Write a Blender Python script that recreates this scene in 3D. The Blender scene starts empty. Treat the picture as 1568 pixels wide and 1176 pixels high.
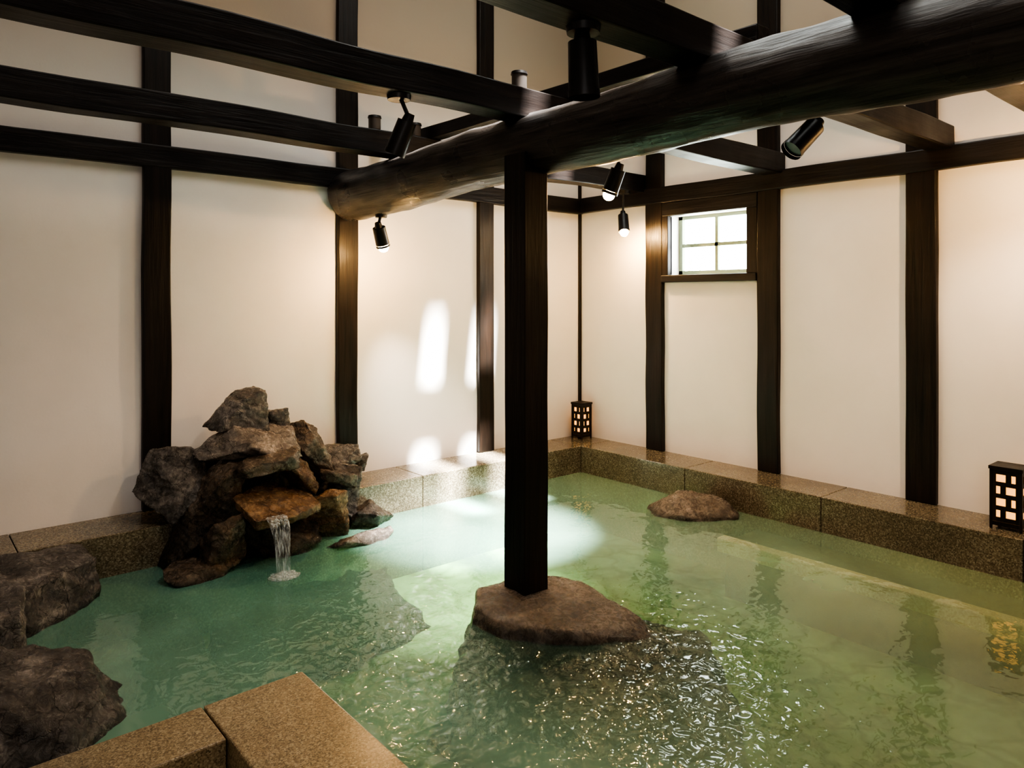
import bpy, bmesh, math, random
from mathutils import Vector, Matrix, noise, Euler
scene=bpy.context.scene
scene.view_settings.view_transform='AgX'
scene.view_settings.look='AgX - High Contrast'
scene.view_settings.exposure=-.12

# ------------------------------------------------------------ materials
def newmat(name):
    m=bpy.data.materials.new(name); m.use_nodes=True
    nt=m.node_tree; b=nt.nodes['Principled BSDF']
    return m,nt,b
def tc(nt,scale=(1,1,1)):
    g=nt.nodes.new('ShaderNodeNewGeometry')
    mp=nt.nodes.new('ShaderNodeMapping'); mp.inputs['Scale'].default_value=scale
    nt.links.new(g.outputs['Position'],mp.inputs['Vector'])
    return mp.outputs['Vector']
def noi(nt,vec,scale,detail=6,rough=.55,dist=0):
    n=nt.nodes.new('ShaderNodeTexNoise'); n.inputs['Scale'].default_value=scale
    n.inputs['Detail'].default_value=detail; n.inputs['Roughness'].default_value=rough
    n.inputs['Distortion'].default_value=dist
    nt.links.new(vec,n.inputs['Vector']); return n.outputs['Fac']
def ramp(nt,fac,stops):
    r=nt.nodes.new('ShaderNodeValToRGB'); e=r.color_ramp.elements
    while len(e)<len(stops): e.new(.5)
    for k,(p,c) in enumerate(stops):
        e[k].position=p; e[k].color=(*c,1) if len(c)==3 else c
    nt.links.new(fac,r.inputs['Fac']); return r.outputs['Color']
def bump(nt,b,h,strength=.3,dist=.01):
    bp=nt.nodes.new('ShaderNodeBump'); bp.inputs['Strength'].default_value=strength
    bp.inputs['Distance'].default_value=dist
    nt.links.new(h,bp.inputs['Height']); nt.links.new(bp.outputs['Normal'],b.inputs['Normal'])
def mixc(nt,fac,a,b,mode='MIX'):
    m=nt.nodes.new('ShaderNodeMix'); m.data_type='RGBA'; m.blend_type=mode
    if isinstance(fac,(int,float)): m.inputs[0].default_value=fac
    else: nt.links.new(fac,m.inputs[0])
    for i,v in ((6,a),(7,b)):
        if isinstance(v,tuple): m.inputs[i].default_value=(*v,1)
        else: nt.links.new(v,m.inputs[i])
    return m.outputs[2]
def maprange(nt,val,a,b,c=0,d=1):
    r=nt.nodes.new('ShaderNodeMapRange')
    for i,x in enumerate((a,b,c,d)): r.inputs[i+1].default_value=x
    nt.links.new(val,r.inputs[0]); return r.outputs[0]

def mat_plaster(name,c1,c2,upper_shade):
    m,nt,b=newmat(name); v=tc(nt)
    col=ramp(nt,noi(nt,v,1.3,8,.6),[(.3,c2),(.65,c1)])
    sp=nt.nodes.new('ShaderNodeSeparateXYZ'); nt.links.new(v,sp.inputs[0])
    col=mixc(nt,maprange(nt,sp.outputs[2],2.75,3.7),col,upper_shade)  # dimness of the upper walls put into the plaster colour, darker with height
    nt.links.new(col,b.inputs['Base Color'])
    b.inputs['Roughness'].default_value=.85
    bump(nt,b,noi(nt,v,60,4),.12,.004); return m
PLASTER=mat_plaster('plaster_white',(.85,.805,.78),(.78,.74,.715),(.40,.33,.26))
def mat_wood(name,axis,c1,c2,rough=.42,bs=.35):
    m,nt,b=newmat(name)
    sc=[28,28,28]; sc[axis]=1.6
    v=tc(nt,tuple(sc)); f=noi(nt,v,1,8,.6,.4)
    v2=tc(nt); g=noi(nt,v2,3,4)
    nt.links.new(ramp(nt,f,[(.32,c2),(.7,c1)]),b.inputs['Base Color'])
    nt.links.new(ramp(nt,g,[(.3,(rough-.1,)*3),(.7,(rough+.12,)*3)]),b.inputs['Roughness'])
    b.inputs['Specular IOR Level'].default_value=.35
    bump(nt,b,f,bs,.008); return m
WOODX=mat_wood('dark_wood_x',0,(.022,.016,.014),(.005,.004,.004),.40,.6)
WOODY=mat_wood('dark_wood_y',1,(.022,.016,.014),(.005,.004,.004),.40,.6)
WOODZ=mat_wood('dark_wood_z',2,(.022,.013,.009),(.005,.004,.003),.42,.5)
WOODLOG=mat_wood('log_wood',1,(.075,.064,.058),(.010,.008,.007),.32,1.0)

def mat_granite(name,cols,rough=.35,sc=95):
    m,nt,b=newmat(name); v=tc(nt)
    vo=nt.nodes.new('ShaderNodeTexVoronoi'); vo.inputs['Scale'].default_value=sc
    nt.links.new(v,vo.inputs['Vector'])
    sep=nt.nodes.new('ShaderNodeSeparateColor'); nt.links.new(vo.outputs['Color'],sep.inputs[0])
    col=ramp(nt,sep.outputs[0],[(0,cols[0]),(.35,cols[1]),(.7,cols[2]),(.95,cols[3])])
    big=ramp(nt,noi(nt,v,2.2,6),[(.3,(.62,.6,.56)),(.7,(1.1,1.08,1.0))])
    nt.links.new(mixc(nt,1.0,col,big,'MULTIPLY'),b.inputs['Base Color'])
    b.inputs['Roughness'].default_value=rough
    bump(nt,b,noi(nt,v,40,4),.15,.003); return m
GRANITE=mat_granite('ledge_granite',[(.08,.065,.048),(.14,.117,.086),(.19,.163,.122),(.29,.26,.21)],.15,135)
GRANITE2=mat_granite('slab_granite',[(.15,.105,.062),(.28,.21,.13),(.36,.275,.175),(.48,.39,.27)],.28,200)

def mat_rock(name,stops,rough=.38,rust=None,rl=(.52,.64),crack=.75):
    m,nt,b=newmat(name); v=tc(nt)
    f=noi(nt,v,5.5,12,.7,.8)
    col=ramp(nt,f,stops)
    vn=noi(nt,v,26,8,.75,1.2)
    col=mixc(nt,.7,col,ramp(nt,vn,[(.36,(.30,.29,.28)),(.62,(1.6,1.56,1.52))]),'MULTIPLY')
    if rust: col=mixc(nt,maprange(nt,noi(nt,v,3.1,5,.6,.3),rl[0],rl[1]),col,rust)
    vo=nt.nodes.new('ShaderNodeTexVoronoi'); vo.feature='DISTANCE_TO_EDGE'; vo.inputs['Scale'].default_value=7
    nn=nt.nodes.new('ShaderNodeTexNoise'); nn.inputs['Scale'].default_value=9; nn.inputs['Detail'].default_value=6
    nt.links.new(v,nn.inputs['Vector'])
    nt.links.new(mixc(nt,.18,v,nn.outputs['Color']),vo.inputs['Vector'])
    ck=maprange(nt,vo.outputs['Distance'],0,.03,.3,1)
    cc=nt.nodes.new('ShaderNodeCombineColor')
    for i in range(3): nt.links.new(ck,cc.inputs[i])
    col=mixc(nt,crack,col,cc.outputs[0],'MULTIPLY')
    sp=nt.nodes.new('ShaderNodeSeparateXYZ'); nt.links.new(v,sp.inputs[0])
    wet=maprange(nt,sp.outputs[2],.015,.05,.45,1)
    wc=nt.nodes.new('ShaderNodeCombineColor')
    for i in range(3): nt.links.new(wet,wc.inputs[i])
    col=mixc(nt,1,col,wc.outputs[0],'MULTIPLY')
    nt.links.new(col,b.inputs['Base Color'])
    nt.links.new(ramp(nt,vn,[(.3,(max(.05,rough-.18),)*3),(.7,(rough+.15,)*3)]),b.inputs['Roughness'])
    ad=nt.nodes.new('ShaderNodeMath'); ad.operation='MULTIPLY_ADD'; ad.inputs[1].default_value=.5*crack
    nt.links.new(ck,ad.inputs[0]); nt.links.new(vn,ad.inputs[2])
    bump(nt,b,ad.outputs[0],.8,.016); return m
ROCK_G=mat_rock('rock_grey',[(.3,(.024,.021,.020)),(.5,(.088,.078,.073)),(.72,(.31,.28,.26))],.24)
ROCK_B=mat_rock('rock_brown',[(.3,(.026,.020,.015)),(.5,(.088,.065,.048)),(.72,(.27,.21,.165))],.24,(.14,.08,.04),(.56,.75))
ROCK_D=mat_rock('rock_dark',[(.3,(.012,.009,.007)),(.5,(.04,.029,.02)),(.72,(.12,.085,.06))],.26)
ROCK_R=mat_rock('rock_rust',[(.3,(.045,.024,.011)),(.5,(.14,.078,.036)),(.72,(.35,.24,.14))],.24)
ROCK_L=mat_rock('rock_light',[(.3,(.07,.059,.052)),(.5,(.18,.155,.138)),(.72,(.48,.42,.375))],.24,(.14,.09,.05),(.60,.8))
ROCK_P=mat_rock('rock_tan_grey',[(.3,(.08,.062,.048)),(.5,(.17,.135,.108)),(.72,(.33,.275,.23))],.28,(.14,.09,.05),(.60,.8),.35)
ROCK_S=mat_rock('rock_sunken_brown',[(.3,(.035,.020,.010)),(.5,(.10,.062,.032)),(.72,(.22,.15,.08))],.4,None,(.5,.6),.3)

def mat_simple(name,c,rough=.4,metal=0):
    m,nt,b=newmat(name); b.inputs['Base Color'].default_value=(*c,1)
    v=tc(nt); nt.links.new(ramp(nt,noi(nt,v,30,3),[(.3,(max(rough-.06,.02),)*3),(.7,(rough+.06,)*3)]),b.inputs['Roughness'])
    b.inputs['Metallic'].default_value=metal; return m
BLACK=mat_simple('black_metal',(.008,.007,.007),.38)
STEEL=mat_simple('dull_steel',(.10,.085,.075),.45,.5)
PAINT=mat_simple('window_paint',(.22,.27,.18),.5)
def mat_emit(name,c,s):
    m,nt,b=newmat(name); b.inputs['Base Color'].default_value=(*c,1)
    b.inputs['Emission Color'].default_value=(*c,1); b.inputs['Emission Strength'].default_value=s; return m
BULB=mat_emit('warm_bulb',(1,.60,.24),950)
PAPER=mat_emit('lantern_paper',(1,.46,.12),1.9)

def mat_poolfloor():
    m,nt,b=newmat('pool_stone'); v=tc(nt)
    vo=nt.nodes.new('ShaderNodeTexVoronoi'); vo.feature='DISTANCE_TO_EDGE'; vo.inputs['Scale'].default_value=4.2
    nn=nt.nodes.new('ShaderNodeTexNoise'); nn.inputs['Scale'].default_value=3; nn.inputs['Detail'].default_value=5
    nt.links.new(v,nn.inputs['Vector'])
    nt.links.new(mixc(nt,.35,v,nn.outputs['Color']),vo.inputs['Vector'])
    e=ramp(nt,vo.outputs['Distance'],[(0,(.36,.31,.17)),(.12,(.50,.44,.27))])
    f=ramp(nt,noi(nt,v,2.5,8,.65),[(.3,(.6,.6,.52)),(.7,(1.15,1.12,1.0))])
    nt.links.new(mixc(nt,1.0,e,f,'MULTIPLY'),b.inputs['Base Color']); b.inputs['Roughness'].default_value=.7; return m
POOLF=mat_poolfloor()

def mat_water():
    m=bpy.data.materials.new('pool_water'); m.use_nodes=True; nt=m.node_tree
    nt.nodes.clear(); N=nt.nodes.new; L=nt.links.new
    out=N('ShaderNodeOutputMaterial')
    tr=N('ShaderNodeBsdfTransparent'); tr.inputs[0].default_value=(1,1,1,1)
    df=N('ShaderNodeBsdfDiffuse')
    v=tc(nt)
    def dist(p):
        d=N('ShaderNodeVectorMath'); d.operation='DISTANCE'; d.inputs[1].default_value=p; L(v,d.inputs[0]); return d.outputs['Value']
    # water tint: teal by the inlet, yellow at the far side of the bath
    dn=N('ShaderNodeMath'); dn.operation='MULTIPLY_ADD'; dn.inputs[1].default_value=2.0
    L(noi(nt,v,.8,3),dn.inputs[0]); L(dist((-3.6,-1.0,0)),dn.inputs[2])
    dc=ramp(nt,maprange(nt,dn.outputs[0],1.2,5.0),[(0,(.20,.46,.37)),(.5,(.32,.57,.44)),(1,(.40,.49,.27))]); L(dc,df.inputs[0])
    mx=N('ShaderNodeMixShader'); L(tr.outputs[0],mx.inputs[1]); L(df.outputs[0],mx.inputs[2])
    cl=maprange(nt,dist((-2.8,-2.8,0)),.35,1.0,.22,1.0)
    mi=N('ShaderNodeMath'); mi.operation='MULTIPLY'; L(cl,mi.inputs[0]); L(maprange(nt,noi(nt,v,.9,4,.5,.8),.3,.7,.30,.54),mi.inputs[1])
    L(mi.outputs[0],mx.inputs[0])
    gl=N('ShaderNodeBsdfGlossy'); gl.inputs[0].default_value=(1,1,1,1)
    fr=N('ShaderNodeFresnel'); fr.inputs[0].default_value=1.34
    m2=N('ShaderNodeMixShader'); L(fr.outputs[0],m2.inputs[0]); L(mx.outputs[0],m2.inputs[1]); L(gl.outputs[0],m2.inputs[2])
    h1=noi(nt,v,16,1.5,.5,.5); h2=noi(nt,v,3.5,2,.5,.3)
    mk=maprange(nt,dist((-3.4,-3.05,0)),.85,1.8,1.0,.10)
    L(maprange(nt,mk,0,1,.04,.085),gl.inputs['Roughness'])
    mu=N('ShaderNodeMath'); mu.operation='MULTIPLY'; L(h1,mu.inputs[0]); L(mk,mu.inputs[1])
    ad=N('ShaderNodeMath'); ad.operation='MULTIPLY_ADD'; ad.inputs[1].default_value=.7; L(h2,ad.inputs[0]); L(mu.outputs[0],ad.inputs[2])
    bp=N('ShaderNodeBump'); bp.inputs['Strength'].default_value=1.0; bp.inputs['Distance'].default_value=.017
    L(ad.outputs[0],bp.inputs['Height'])
    L(bp.outputs[0],gl.inputs['Normal'])
    L(m2.outputs[0],out.inputs[0])
    va=N('ShaderNodeVolumeAbsorption'); va.inputs['Color'].default_value=(.36,.82,.60,1); va.inputs['Density'].default_value=.95
    L(va.outputs[0],out.inputs['Volume']); return m
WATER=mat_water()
def mat_fall():
    m=bpy.data.materials.new('falling_water'); m.use_nodes=True; nt=m.node_tree
    nt.nodes.clear(); N=nt.nodes.new; L=nt.links.new
    out=N('ShaderNodeOutputMaterial'); tr=N('ShaderNodeBsdfTransparent')
    pr=N('ShaderNodeBsdfPrincipled'); pr.inputs['Base Color'].default_value=(.70,.77,.82,1); pr.inputs['Roughness'].default_value=.15
    mx=N('ShaderNodeMixShader'); v=tc(nt,(70,70,5))
    L(maprange(nt,noi(nt,v,1,4),.38,.68,.06,.55),mx.inputs[0]); L(tr.outputs[0],mx.inputs[1]); L(pr.outputs[0],mx.inputs[2])
    L(mx.outputs[0],out.inputs[0]); return m
FALL=mat_fall()

# ------------------------------------------------------------ mesh helpers
def link(o,parent=None):
    scene.collection.objects.link(o)
    if parent: o.parent=parent
    return o
def obj(name,me,mat,parent=None,smooth=False):
    o=bpy.data.objects.new(name,me)
    if mat: me.materials.append(mat)
    if smooth:
        for p in me.polygons: p.use_smooth=True
    return link(o,parent)
def boxes(name,bl,mat,parent=None,bevel=0):
    bm=bmesh.new()
    for (a,b) in bl:
        r=bmesh.ops.create_cube(bm,size=1)
        for v in r['verts']:
            v.co=Vector([a[i]+(b[i]-a[i])*(v.co[i]+.5) for i in range(3)])
    me=bpy.data.meshes.new(name); bm.to_mesh(me); bm.free()
    o=obj(name,me,mat,parent)
    if bevel:
        md=o.modifiers.new('b','BEVEL'); md.width=bevel; md.segments=2; md.limit_method='ANGLE'
    return o
def cyl(name,p,q,r1,r2,mat,parent=None,seg=24,caps=True):
    p=Vector(p);q=Vector(q);d=q-p
    bm=bmesh.new(); bmesh.ops.create_cone(bm,cap_ends=caps,segments=seg,radius1=r1,radius2=r2,depth=d.length)
    rot=d.to_track_quat('Z','Y').to_matrix().to_4x4()
    bmesh.ops.transform(bm,matrix=Matrix.Translation((p+q)/2)@rot,verts=bm.verts)
    me=bpy.data.meshes.new(name); bm.to_mesh(me); bm.free()
    o=obj(name,me,mat,parent,True)
    md=o.modifiers.new('e','EDGE_SPLIT'); md.split_angle=.7
    return o
def ball(name,c,r,mat,parent=None):
    bm=bmesh.new(); bmesh.ops.create_uvsphere(bm,u_segments=20,v_segments=12,radius=r)
    bmesh.ops.translate(bm,vec=Vector(c),verts=bm.verts)
    me=bpy.data.meshes.new(name); bm.to_mesh(me); bm.free(); return obj(name,me,mat,parent,True)
def empty(name,loc=(0,0,0)):
    e=bpy.data.objects.new(name,None); e.empty_display_size=.1
    scene.collection.objects.link(e); return e

def timber(name,a,b,mat,seed=0,parent=None,bev=.008,wob=.004):
    """hand-hewn squared timber: subdivided box with gentle waviness"""
    bm=bmesh.new(); bmesh.ops.create_cube(bm,size=1)
    d=[b[i]-a[i] for i in range(3)]; ax=max(range(3),key=lambda i:abs(d[i]))
    es=[e for e in bm.edges if abs((e.verts[0].co-e.verts[1].co)[ax])>.5]
    bmesh.ops.subdivide_edges(bm,edges=es,cuts=int(abs(d[ax])*6)+1)
    for v in bm.verts:
        v.co=Vector([a[i]+d[i]*(v.co[i]+.5) for i in range(3)])
        n=noise.noise_vector(v.co*1.7+Vector((seed*3.1,0,0)))*wob*2
        n[ax]=0; v.co+=n
    me=bpy.data.meshes.new(name); bm.to_mesh(me); bm.free()
    o=obj(name,me,mat,parent)
    md=o.modifiers.new('b','BEVEL'); md.width=bev; md.segments=2; md.limit_method='ANGLE'
    return o

def finish_rock(me_pts,seed,vox,amp,freq,sm=2):
    bm=bmesh.new()
    for p in me_pts: bm.verts.new(p)
    r=bmesh.ops.convex_hull(bm,input=bm.verts)
    bmesh.ops.delete(bm,geom=list({g for g in r['geom_interior'] if isinstance(g,bmesh.types.BMVert)}),context='VERTS')
    me=bpy.data.meshes.new('tmp'); bm.to_mesh(me); bm.free()
    o=bpy.data.objects.new('tmp',me); scene.collection.objects.link(o)
    m=o.modifiers.new('r','REMESH'); m.mode='VOXEL'; m.voxel_size=vox
    s=o.modifiers.new('s','SMOOTH'); s.factor=.5; s.iterations=sm
    dg=bpy.context.evaluated_depsgraph_get(); ev=o.evaluated_get(dg)
    me2=bpy.data.meshes.new_from_object(ev); bpy.data.objects.remove(o)
    off=Vector((seed*7.3,seed*1.7,seed*3.9))
    nr=[v.normal.copy() for v in me2.vertices]
    for v,n in zip(me2.vertices,nr):
        p=v.co*freq+off
        h=noise.fractal(p,.9,2.1,6)*amp
        h-=abs(noise.noise(p*1.1+Vector((5,5,5))))*amp*1.2
        q=(v.co.z*1.0+v.co.x*.35)*freq*2.2+noise.noise(p)*1.2
        h+=(abs((q%1)-.5)-.25)*amp*.9
        v.co+=n*h
    return me2
def rock(name,c,size,seed,mat,parent=None,rot=(0,0,0),flat=False,vox=None,amp=None):
    rnd=random.Random(seed); pts=[]
    for k in range(14 if not flat else 20):
        z=rnd.uniform(-1,1); a=rnd.uniform(0,6.283); rr=math.sqrt(1-z*z)
        p=Vector((rr*math.cos(a),rr*math.sin(a),z)); m=max(abs(p.x),abs(p.y),abs(p.z))
        p=p.lerp(p/m,.55)
        if flat: p.z=max(-.8,min(.8,p.z*1.6))
        pts.append(p)
    mn=[min(p[i] for p in pts) for i in range(3)]; mxx=[max(p[i] for p in pts) for i in range(3)]
    R=Euler(rot).to_matrix()
    q=[]
    for p in pts:
        w=Vector([((p[i]-mn[i])/(mxx[i]-mn[i])-.5)*size[i] for i in range(3)])
        q.append(R@w+Vector(c))
    s=max(size)
    me=finish_rock(q,seed,vox or max(.007,s/55),amp or s*.03,3.6/s)
    me.name=name
    return obj(name,me,mat,parent,True)
def rock_pts(name,pts,seed,mat,parent=None,vox=.012,amp=.016,freq=6,sm=2):
    me=finish_rock([Vector(p) for p in pts],seed,vox,amp,freq,sm); return obj(name,me,mat,parent,True)

# ------------------------------------------------------------ room shell
H=5.6
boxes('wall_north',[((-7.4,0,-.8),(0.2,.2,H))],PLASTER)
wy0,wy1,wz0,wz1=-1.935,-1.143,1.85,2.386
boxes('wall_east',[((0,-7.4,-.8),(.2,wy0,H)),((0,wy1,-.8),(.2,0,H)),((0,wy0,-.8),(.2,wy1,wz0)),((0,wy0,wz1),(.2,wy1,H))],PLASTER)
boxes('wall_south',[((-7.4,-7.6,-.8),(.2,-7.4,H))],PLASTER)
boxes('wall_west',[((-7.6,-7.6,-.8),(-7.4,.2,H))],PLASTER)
slots=[(-2.46,-2.32,-5.15,-2.05),(-1.46,-1.28,-3.05,-1.60),(-.94,-.72,-3.05,-1.60)]  # unseen ceiling slits, placed to throw sun patches; first added for the log top
cb=[]; x0=-7.6
for (a,b,c,d) in slots:
    cb.append(((x0,-7.6,H),(a,.2,H+.1))); cb.append(((a,-7.6,H),(b,c,H+.1))); cb.append(((a,d,H),(b,.2,H+.1))); x0=b
cb.append(((x0,-7.6,H),(.2,.2,H+.1)))
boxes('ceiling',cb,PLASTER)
boxes('floor',[((-7.4,-7.4,-.8),(0,-5.0,.2)),((-7.4,-5.0,-.8),(-5.7,-.42,.2))],GRANITE2)
boxes('pool_floor',[((-5.7,-5.0,-.8),(0,0,-.50))],POOLF)
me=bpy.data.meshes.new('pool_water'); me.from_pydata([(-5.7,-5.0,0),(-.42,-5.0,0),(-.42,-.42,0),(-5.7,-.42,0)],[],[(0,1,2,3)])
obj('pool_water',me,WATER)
LH=.245
g=.0018
xs=[-7.39,-6.1,-4.85,-3.45,-2.2,-1.2,-.42]
boxes('granite_ledge',[((a+g,-.42,-.50),(b-g,-.002,LH)) for a,b in zip(xs[:-1],xs[1:])],GRANITE,bevel=.006)
ys=[-5.0,-3.95,-2.75,-1.6,-.42,-.002]
boxes('granite_ledge',[((-.42,a+g,-.50),(-.002,b-g,LH)) for a,b in zip(ys[:-1],ys[1:])],GRANITE,bevel=.006)
boxes('pool_step',[((-.84,-5.0,-.50),(-.422,-2.25,-.10))],ROCK_S,bevel=.01)
boxes('lit_step_edge',[((-.94,-5.0,-.15),(-.842,-2.25,-.05))],mat_granite('lit_edge_granite',[(.60,.46,.28),(.68,.54,.34),(.75,.61,.40),(.8,.68,.48)],.4,120),bevel=.01)  # light on the step's front edge is put into this paler colour

for i,(a,b) in enumerate([(-5.53,-5.36),(-4.126,-3.953),(-2.73,-2.56),(-1.34,-1.17)]):
    timber('trim_1',(a,-.045,LH),(b,.01,H),WOODZ,i)
timber('trim_2',(-.03,-.03,LH),(-.0,.0,H),WOODZ,9,wob=.001)
for i,(a,b) in enumerate([(-1.076,-.888),(-2.212,-2.029),(-3.36,-3.165),(-4.5,-4.31),(-5.65,-5.46)]):
    timber('trim_3',(-.045,a,LH),(.01,b,H),WOODZ,20+i)
timber('trim_4',(-7.4,-.055,2.505),(-.0,.01,2.655),WOODX,31)
timber('trim_5',(-.055,-7.4,2.505),(.01,0,2.655),WOODY,32)
# window
w=empty('window_1')
boxes('sill',[((-.06,-2.03,1.785),(.06,-1.076,1.85))],WOODY,w,.005)
boxes('lintel',[((-.045,-2.03,2.386),(.02,-1.076,2.506))],WOODY,w,.005)
boxes('jambs',[((-.045,-2.03,1.85),(.02,wy0,2.386)),((-.045,wy1,1.85),(.02,-1.076,2.386))],WOODZ,w,.004)
ym=(wy0+wy1)/2; zm=(wz0+wz1)/2; t=.030
boxes('sash',[((.12,wy0,wz0),(.16,wy0+.03,wz1)),((.12,wy1-.04,wz0),(.16,wy1,wz1)),((.12,wy0,wz0),(.16,wy1,wz0+.04)),((.12,wy0,wz1-.03),(.16,wy1,wz1)),
  ((.125,ym-t/2,wz0),(.155,ym+t/2,wz1)),((.125,wy0,zm-t/2),(.155,wy1,zm+t/2))],PAINT,w)

# central post, log and beams
timber('timber_post',(-2.835,-2.34,.045),(-2.665,-2.17,2.42),WOODZ,41,bev=.006,wob=.002)
def log():
    bm=bmesh.new(); rings=[]; n=36; L=7.35; K=180
    for k in range(K+1):
        y=-.05-L*k/K; t=k/K
        cz=2.43+.065*min(1,k/K*3.2); r=.19-.018*min(1,t*3); cx=-2.65-.05*t*2 if t<.5 else -2.70
        cx+=.012*math.sin(y*2.1); cz+=.008*math.sin(y*3.3+1)
        if k==0: r*=.86
        ring=[]
        for j in range(n):
            a=2*math.pi*j/n
            e=1+.06*noise.noise(Vector((math.cos(a)*1.3,math.sin(a)*1.3,y*1.4)))+.03*max(0,math.cos(4*a+.5))
            e+=.05*noise.noise(Vector((math.cos(a)*4,math.sin(a)*4,y*6)))+.02*noise.noise(Vector((math.cos(a)*9,math.sin(a)*9,y*4)))
            ring.append(bm.verts.new((cx+r*e*math.cos(a),y,cz+r*e*math.sin(a))))
        rings.append(ring)
    for k in range(K):
        for j in range(n):
            bm.faces.new((rings[k][j],rings[k][(j+1)%n],rings[k+1][(j+1)%n],rings[k+1][j]))
    bm.faces.new(rings[0][::-1]); bm.faces.new(rings[-1])
    bmesh.ops.recalc_face_normals(bm,faces=bm.faces)
    me=bpy.data.meshes.new('log_beam'); bm.to_mesh(me); bm.free()
    return obj('log_beam',me,WOODLOG,None,True)
log()
for i,(yc,x0) in enumerate([(-.80,-7.4),(-2.18,-7.4),(-3.38,-7.4),(-4.13,-7.4)]):
    timber('ceiling_beam',(x0,yc-.08,2.63),(0,yc+.08,2.79),WOODX,50+i,wob=.006)
timber('ridge_plank',(-2.44,-3.46,2.79),(-2.33,0,2.88),WOODY,60)

# ------------------------------------------------------------ spotlights
def spotlight(mount,center,aim,L,r,lit,power=0,size=60,br=.06,dome=True,col=(1,.80,.58)):
    e=empty('ceiling_spotlight'); m=Vector(mount); c=Vector(center); a=Vector(aim).normalized()
    cyl('base',m,m+Vector((0,0,-.028)),br,br*.92,BLACK,e)
    top=c-a*L*.5; piv=c-a*L*.62
    cyl('stem',m,piv,.010,.010,BLACK,e)
    cyl('swivel',piv-a*.02,top+a*.01,r*.45,r*.62,BLACK,e)
    cyl('body',top,c+a*L*.38,r*.93,r,BLACK,e)
    cyl('rim',c+a*L*.38,c+a*L*.5,r*1.04,r*1.04,BLACK,e,caps=False)
    if lit:
        if dome: ball('bulb',c+a*L*.54,r*.74,BULB,e)
        ld=bpy.data.lights.new('spot','SPOT'); ld.energy=power; ld.spot_size=math.radians(size); ld.spot_blend=.9
        ld.color=col; ld.shadow_soft_size=.03
        lo=bpy.data.objects.new('lamp',ld); link(lo,e); lo.location=c+a*(L*.54+r*.95)
        lo.rotation_euler=a.to_track_quat('-Z','Y').to_euler()
    return e
spotlight((-3.476,-3.38,2.63),(-3.476,-3.38,2.47),(0.05,.0,-1),.20,.056,False,br=.065)
spotlight((-3.51,-2.18,2.63),(-3.50,-2.18,2.42),(-.22,.40,-1),.17,.05,True,40,95,dome=False)
spotlight((-1.876,-3.38,2.63),(-1.876,-3.38,2.45),(-.75,.3,-.75),.20,.055,False)
spotlight((-1.949,-2.18,2.63),(-1.949,-2.18,2.37),(-.10,.42,-1),.16,.05,True,3600,42,col=(1,.96,.89))
spotlight((-.25,-.80,2.63),(-.25,-.80,2.33),(-.25,-.3,-1),.17,.05,True,25,80)
spotlight((-2.65,-.546,2.26),(-2.65,-.546,2.09),(.62,.38,-1.45),.15,.05,True,130,50,.045,col=(1,.88,.74))
spotlight((-.80,-4.13,2.63),(-.80,-4.13,2.40),(.7,.3,-1.1),.16,.05,True,38,90)
for (x,y) in [(-2.85,-.8),(-2.52,-.8),(-2.735,-2.18)]:
    e=empty('uplight_can')
    cyl('can',(x,y,2.80),(x,y,2.88),.042,.042,STEEL,e); cyl('cap',(x,y,2.88),(x,y,2.895),.047,.044,BLACK,e)

# ------------------------------------------------------------ lanterns
def lantern(x,y,h,wd):
    e=empty('andon_lantern'); z=LH; s=wd/2; t=.014
    bl=[]
    for sxx in (-1,1):
        for syy in (-1,1):
            bl.append(((x+sxx*s-t/2,y+syy*s-t/2,z),(x+sxx*s+t/2,y+syy*s+t/2,z+h)))
    bl.append(((x-s-.012,y-s-.012,z+h-.02),(x+s+.012,y+s+.012,z+h)))
    bl.append(((x-s,y-s,z+.02),(x+s,y+s,z+.045)))
    boxes('frame',bl,WOODZ,e,.002)
    lat=[]
    rows=[z+.06,z+h*.34,z+h*.53,z+h*.72,z+h-.035]
    for zz in rows:
        for sg in (-1,1):
            lat.append(((x-s,y+sg*s-.004,zz-.013),(x+s,y+sg*s+.004,zz+.013)))
            lat.append(((x+sg*s-.004,y-s,zz-.013),(x+sg*s+.004,y+s,zz+.013)))
    for k in range(4):
        za,zb=rows[k],rows[k+1]
        for u in (-.84,-.18 if k%2 else .18,.84):
            for sg in (-1,1):
                lat.append(((x+u*s-.014,y+sg*s-.0045,za),(x+u*s+.014,y+sg*s+.0045,zb)))
                lat.append(((x+sg*s-.0045,y+u*s-.014,za),(x+sg*s+.0045,y+u*s+.014,zb)))
    boxes('lattice',lat,WOODZ,e)
    boxes('paper',[((x-s+.006,y-s+.006,z+.045),(x+s-.006,y+s-.006,z+h-.025))],PAPER,e)
lantern(-.13,-.15,.36,.13)
lantern(-.215,-3.83,.38,.155)

# ------------------------------------------------------------ foreground slabs
e=empty('granite_step')
boxes('border',[((-5.7,-2.88,-.50),(-4.578,-2.636,LH))],GRANITE2,e,.006)
boxes('block',[((-4.572,-5.0,-.50),(-4.214,-2.636,LH))],GRANITE2,e,.006)
boxes('basin_floor',[((-5.7,-5.0,-.50),(-4.574,-2.882,-.46))],ROCK_D,e)

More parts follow.
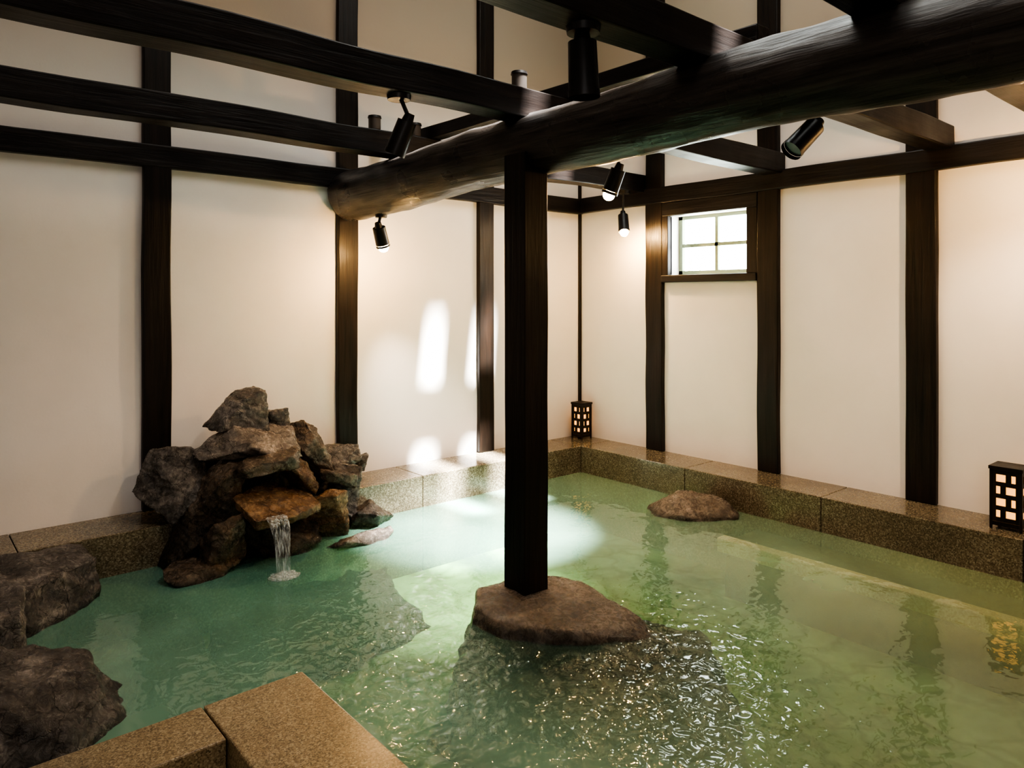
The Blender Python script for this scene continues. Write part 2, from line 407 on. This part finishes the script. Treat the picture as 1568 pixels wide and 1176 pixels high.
# ------------------------------------------------------------ rocks
rock_pts('post_base_rock',[(-3.13,-2.30,.07),(-3.17,-2.42,-.03),(-2.97,-2.10,.07),(-2.60,-2.10,.07),(-2.45,-2.38,.065),(-2.54,-2.80,.055),(-2.60,-3.00,.0),(-2.95,-2.77,.065),(-3.13,-2.50,.06),
  (-3.2,-2.3,-.11),(-2.9,-2.0,-.11),(-2.4,-2.2,-.11),(-2.42,-3.08,-.09),(-2.7,-3.02,-.11),(-3.18,-2.6,-.11)],3,ROCK_P,vox=.009,amp=.009,sm=1)
rock_pts('sunken_rock',[(-3.25,-2.35,-.13),(-2.9,-2.0,-.13),(-2.35,-2.2,-.13),(-2.22,-3.0,-.08),(-2.55,-3.2,-.12),(-3.1,-3.02,-.15),(-3.28,-2.7,-.14),
  (-3.45,-2.3,-.5),(-2.9,-1.85,-.5),(-2.15,-2.15,-.5),(-2.0,-3.1,-.5),(-2.5,-3.5,-.5),(-3.35,-3.2,-.5)],5,ROCK_S,amp=.05,freq=3.2,sm=6)
PR=[(-.56,-1.96,.0),(-.70,-2.02,.02),(-1.0,-1.80,.03),(-1.06,-1.58,.0),(-.90,-1.40,.02),(-.58,-1.62,.03),
  (-.66,-1.88,.10),(-.88,-1.72,.12),(-.93,-1.58,.11),(-.74,-1.60,.13),(-.6,-1.75,.10),
  (-.54,-2.0,-.2),(-1.0,-1.9,-.2),(-1.1,-1.5,-.2),(-.6,-1.4,-.2)]
rock_pts('pool_rock',[((x+.80)*1.08-.735,(y+1.75)*1.08-1.93,z*1.1) for x,y,z in PR],21,ROCK_P,amp=.016)
rock_pts('edge_rock',[(-4.55,-.46,.25),(-4.51,-.68,.22),(-4.88,-1.02,.22),(-5.45,-1.0,.26),(-5.45,-.46,.28),
  (-4.50,-.44,-.3),(-4.46,-.74,-.3),(-4.84,-1.06,-.3),(-5.45,-1.04,-.3),(-5.45,-.44,-.3)],12,ROCK_G,amp=.022,freq=5)
rock_pts('edge_rock',[(-4.91,-1.10,.29),(-4.95,-1.38,.25),(-5.55,-1.45,.32),(-5.5,-1.08,.34),
  (-4.86,-1.09,-.3),(-4.90,-1.44,-.3),(-5.55,-1.48,-.3),(-5.5,-1.08,-.3)],13,ROCK_G,amp=.022,freq=5)
rock_pts('edge_rock',[(-4.62,-1.80,0),(-4.68,-2.08,0),(-4.85,-2.28,0),(-5.3,-2.4,0),(-5.6,-2,0),(-5.4,-1.52,0),(-4.8,-1.55,0),
  (-4.74,-1.74,.15),(-4.8,-1.97,.19),(-4.98,-2.14,.19),(-5.3,-2.1,.28),(-5.3,-1.68,.28),(-4.95,-1.63,.21),
  (-4.6,-1.8,-.35),(-4.85,-2.35,-.35),(-5.5,-2.3,-.35),(-5.5,-1.52,-.35),(-4.75,-1.52,-.35)],14,ROCK_G,amp=.03,freq=4,sm=8)
rock_pts('sunken_rock',[(-4.55,-.85,-.05),(-4.12,-1.0,-.07),(-4.15,-1.25,-.09),(-4.62,-1.42,-.09),(-4.78,-1.12,-.06),
  (-4.5,-.8,-.5),(-4.05,-.95,-.5),(-4.05,-1.3,-.5),(-4.65,-1.5,-.5),(-4.8,-1.1,-.5)],15,ROCK_D,amp=.03,freq=4,sm=4)
rock_pts('sunken_rock',[(-4.0,-.95,-.16),(-3.5,-.85,-.12),(-2.85,-.95,-.16),(-2.9,-1.2,-.25),(-3.5,-1.35,-.28),(-4.0,-1.2,-.28),
  (-4.05,-.9,-.5),(-2.7,-.9,-.5),(-2.7,-1.3,-.5),(-3.5,-1.5,-.5),(-4.1,-1.3,-.5)],26,ROCK_D,amp=.05,freq=3,sm=4)

F=empty('rock_fountain')
FR=[('core',(-3.40,-.24,.30),(.95,.36,.80),ROCK_D,(0,0,0),0),
('small_boulder',(-3.36,-.30,.80),(.24,.22,.20),ROCK_G,(0,.2,0),0),
('main_slab',(-3.60,-.48,.69),(.66,.46,.24),ROCK_L,(.25,.12,.1),0),
('cave_lip',(-3.56,-.66,.595),(.46,.30,.11),ROCK_B,(.1,-.05,0),1),
('left_boulder',(-4.03,-.34,.48),(.36,.42,.46),ROCK_G,(0,.1,.4),0),
('left_pillar',(-3.84,-.58,.38),(.30,.30,.48),ROCK_B,(0,.1,0),0),
('left_base',(-3.96,-.48,.12),(.40,.42,.44),ROCK_D,(0,0,0),0),
('right_leaner',(-3.13,-.34,.56),(.26,.34,.50),ROCK_B,(0,-.4,0),0),
('rust_shard',(-3.32,-.56,.50),(.16,.26,.40),ROCK_R,(0,-.55,0),0),
('right_block',(-2.84,-.25,.46),(.32,.28,.17),ROCK_G,(0,.05,.2),1),
('right_boulder',(-2.88,-.36,.22),(.36,.38,.46),ROCK_G,(0,.1,.2),0),
('right_chip',(-2.64,-.22,.38),(.16,.18,.13),ROCK_G,(0,0,0),0),
('left_support',(-3.84,-.70,.14),(.26,.40,.44),ROCK_B,(0,.1,0),0),
('right_support',(-3.13,-.60,.15),(.30,.36,.40),ROCK_R,(0,-.1,.2),0),
('right_wedge',(-2.98,-.50,.36),(.30,.22,.12),ROCK_B,(0,.25,0),1),
('under_rock',(-3.46,-.58,.04),(.56,.42,.40),ROCK_D,(0,0,0),0),
('flat_right',(-2.96,-.80,.015),(.46,.30,.12),ROCK_L,(0,.05,.2),1),
('flat_left',(-3.98,-.72,.01),(.46,.30,.14),ROCK_B,(0,0,.2),1),
('low_right',(-2.72,-.55,.05),(.36,.30,.24),ROCK_D,(0,0,.2),0)]
for k,(n,c,s,m,r,fl) in enumerate(FR):
    rock(n,c,s,100+k+(1 if k else 0),m,F,r,bool(fl))
rock_pts('top_boulder',[(-3.84,-.28,.80),(-3.44,-.28,.76),(-3.46,-.50,.76),(-3.80,-.50,.78),(-3.76,-.38,.93),(-3.66,-.30,1.02),(-3.50,-.30,1.05),(-3.47,-.44,1.03),(-3.62,-.48,.99)],31,ROCK_G,F,.008,.013,7)
rock_pts('spout_slab',[(-3.81,-.75,.43),(-3.50,-.50,.44),(-3.24,-.62,.35),(-3.24,-.80,.31),(-3.50,-.98,.31),(-3.75,-.98,.325),
  (-3.79,-.75,.36),(-3.50,-.50,.36),(-3.26,-.62,.28),(-3.26,-.80,.25),(-3.50,-.95,.25),(-3.73,-.95,.26)],8,ROCK_R,F,.008,.010,9)
# falling water
bm=bmesh.new()
for (xc,wd_) in [(-3.665,.042),(-3.63,.03),(-3.60,.026),(-3.57,.034)]:
    prev=None
    for k in range(15):
        t=k/14; y=-.94-.15*math.sqrt(t) ; z=.325*(1-t*t)
        wv=wd_*(1-.35*t)+.006*math.sin(9*t+xc*50); xx=xc+(-3.62-xc)*t*.4
        a=bm.verts.new((xx-wv/2,y,z)); c=bm.verts.new((xx,y-.008,z+.003)); b=bm.verts.new((xx+wv/2,y,z))
        if prev:
            bm.faces.new((prev[0],prev[1],c,a)); bm.faces.new((prev[1],prev[2],b,c))
        prev=(a,c,b)
me=bpy.data.meshes.new('stream'); bm.to_mesh(me); bm.free(); obj('stream',me,FALL,F,True)
bm=bmesh.new(); bmesh.ops.create_icosphere(bm,subdivisions=4,radius=1)
for v in bm.verts:
    n=noise.fractal(v.co*3,1,2,4)*.35
    v.co=Vector((v.co.x*(.09+.05*n),v.co.y*(.07+.05*n),max(0,v.co.z)*(.02+.035*n)))+Vector((-3.62,-1.09,.002))
me=bpy.data.meshes.new('splash'); bm.to_mesh(me); bm.free(); obj('splash',me,FALL,F,True)

# garden outside the window
bm=bmesh.new(); rnd=random.Random(7)
for k in range(2600):
    p=Vector((rnd.uniform(1.6,2.6),rnd.uniform(-1.0,3.2),0)); p.z=rnd.uniform(-.5,2.0+.25*math.sin(p.y*3)+.2*rnd.random())
    d=Vector((rnd.uniform(-1,1),rnd.uniform(-1,1),rnd.uniform(-1,1)))*.06; f=Vector((rnd.uniform(-1,1),rnd.uniform(-1,1),rnd.uniform(-1,1)))*.035
    bm.faces.new([bm.verts.new(q) for q in (p,p+d*.5+f,p+d,p+d*.5-f)])
me=bpy.data.meshes.new('garden_hedge'); bm.to_mesh(me); bm.free()
obj('garden_hedge',me,mat_simple('leaf',(.30,.45,.16),.5))

# ------------------------------------------------------------ camera
cam=bpy.data.cameras.new('camera'); co=bpy.data.objects.new('camera',cam); scene.collection.objects.link(co)
co.location=(-5.392,-5.217,1.64); co.rotation_euler=(math.pi/2,0,-math.atan2(.651,.7591))
cam.sensor_width=36; cam.lens=36*1114/1568; cam.shift_y=-131/1568
scene.camera=co
# ------------------------------------------------------------ lights
wd=bpy.data.worlds.new('world'); scene.world=wd; wd.use_nodes=True
bg=wd.node_tree.nodes['Background']; bg.inputs[0].default_value=(.92,1,.98,1); bg.inputs[1].default_value=26.0
def area(name,loc,target,sz,power,col,sy=None,portal=False):
    ld=bpy.data.lights.new(name,'AREA'); ld.energy=power; ld.color=col; ld.size=sz
    if sy: ld.shape='RECTANGLE'; ld.size_y=sy
    o=bpy.data.objects.new(name,ld); scene.collection.objects.link(o); o.location=loc
    o.rotation_euler=(Vector(target)-Vector(loc)).to_track_quat('-Z','Y').to_euler()
    if portal: ld.cycles.is_portal=True
    return o
area('ceiling_fill',(-3.4,-3.2,5.4),(-3.4,-3.2,0),3.0,62,(1,.92,.84))  # added broad fill under the ceiling, not a known fixture
area('rear_fill',(-6.6,-6.9,2.6),(-2.5,-2,.8),2.0,34,(1,.95,.94))  # added fill from behind the camera; no doorway is built there
for (a,b,c,d) in slots:
    o=area('slot_portal',((a+b)/2,(c+d)/2,H+.05),(0,0,0),b-a,1,(1,1,1),d-c,True)
    o.rotation_euler=(0,0,0)
o=area('window_portal',(.18,ym,zm),(-1,ym,zm),.54,1,(1,1,1),.80,True); o.rotation_euler=(0,math.pi/2,0)
sd=bpy.data.lights.new('sun','SUN'); sd.energy=120; sd.angle=.035; sd.color=(1,.98,.94)
so=bpy.data.objects.new('sun',sd); scene.collection.objects.link(so)
so.rotation_euler=Vector((-.1,.385,-1)).to_track_quat('-Z','Y').to_euler()
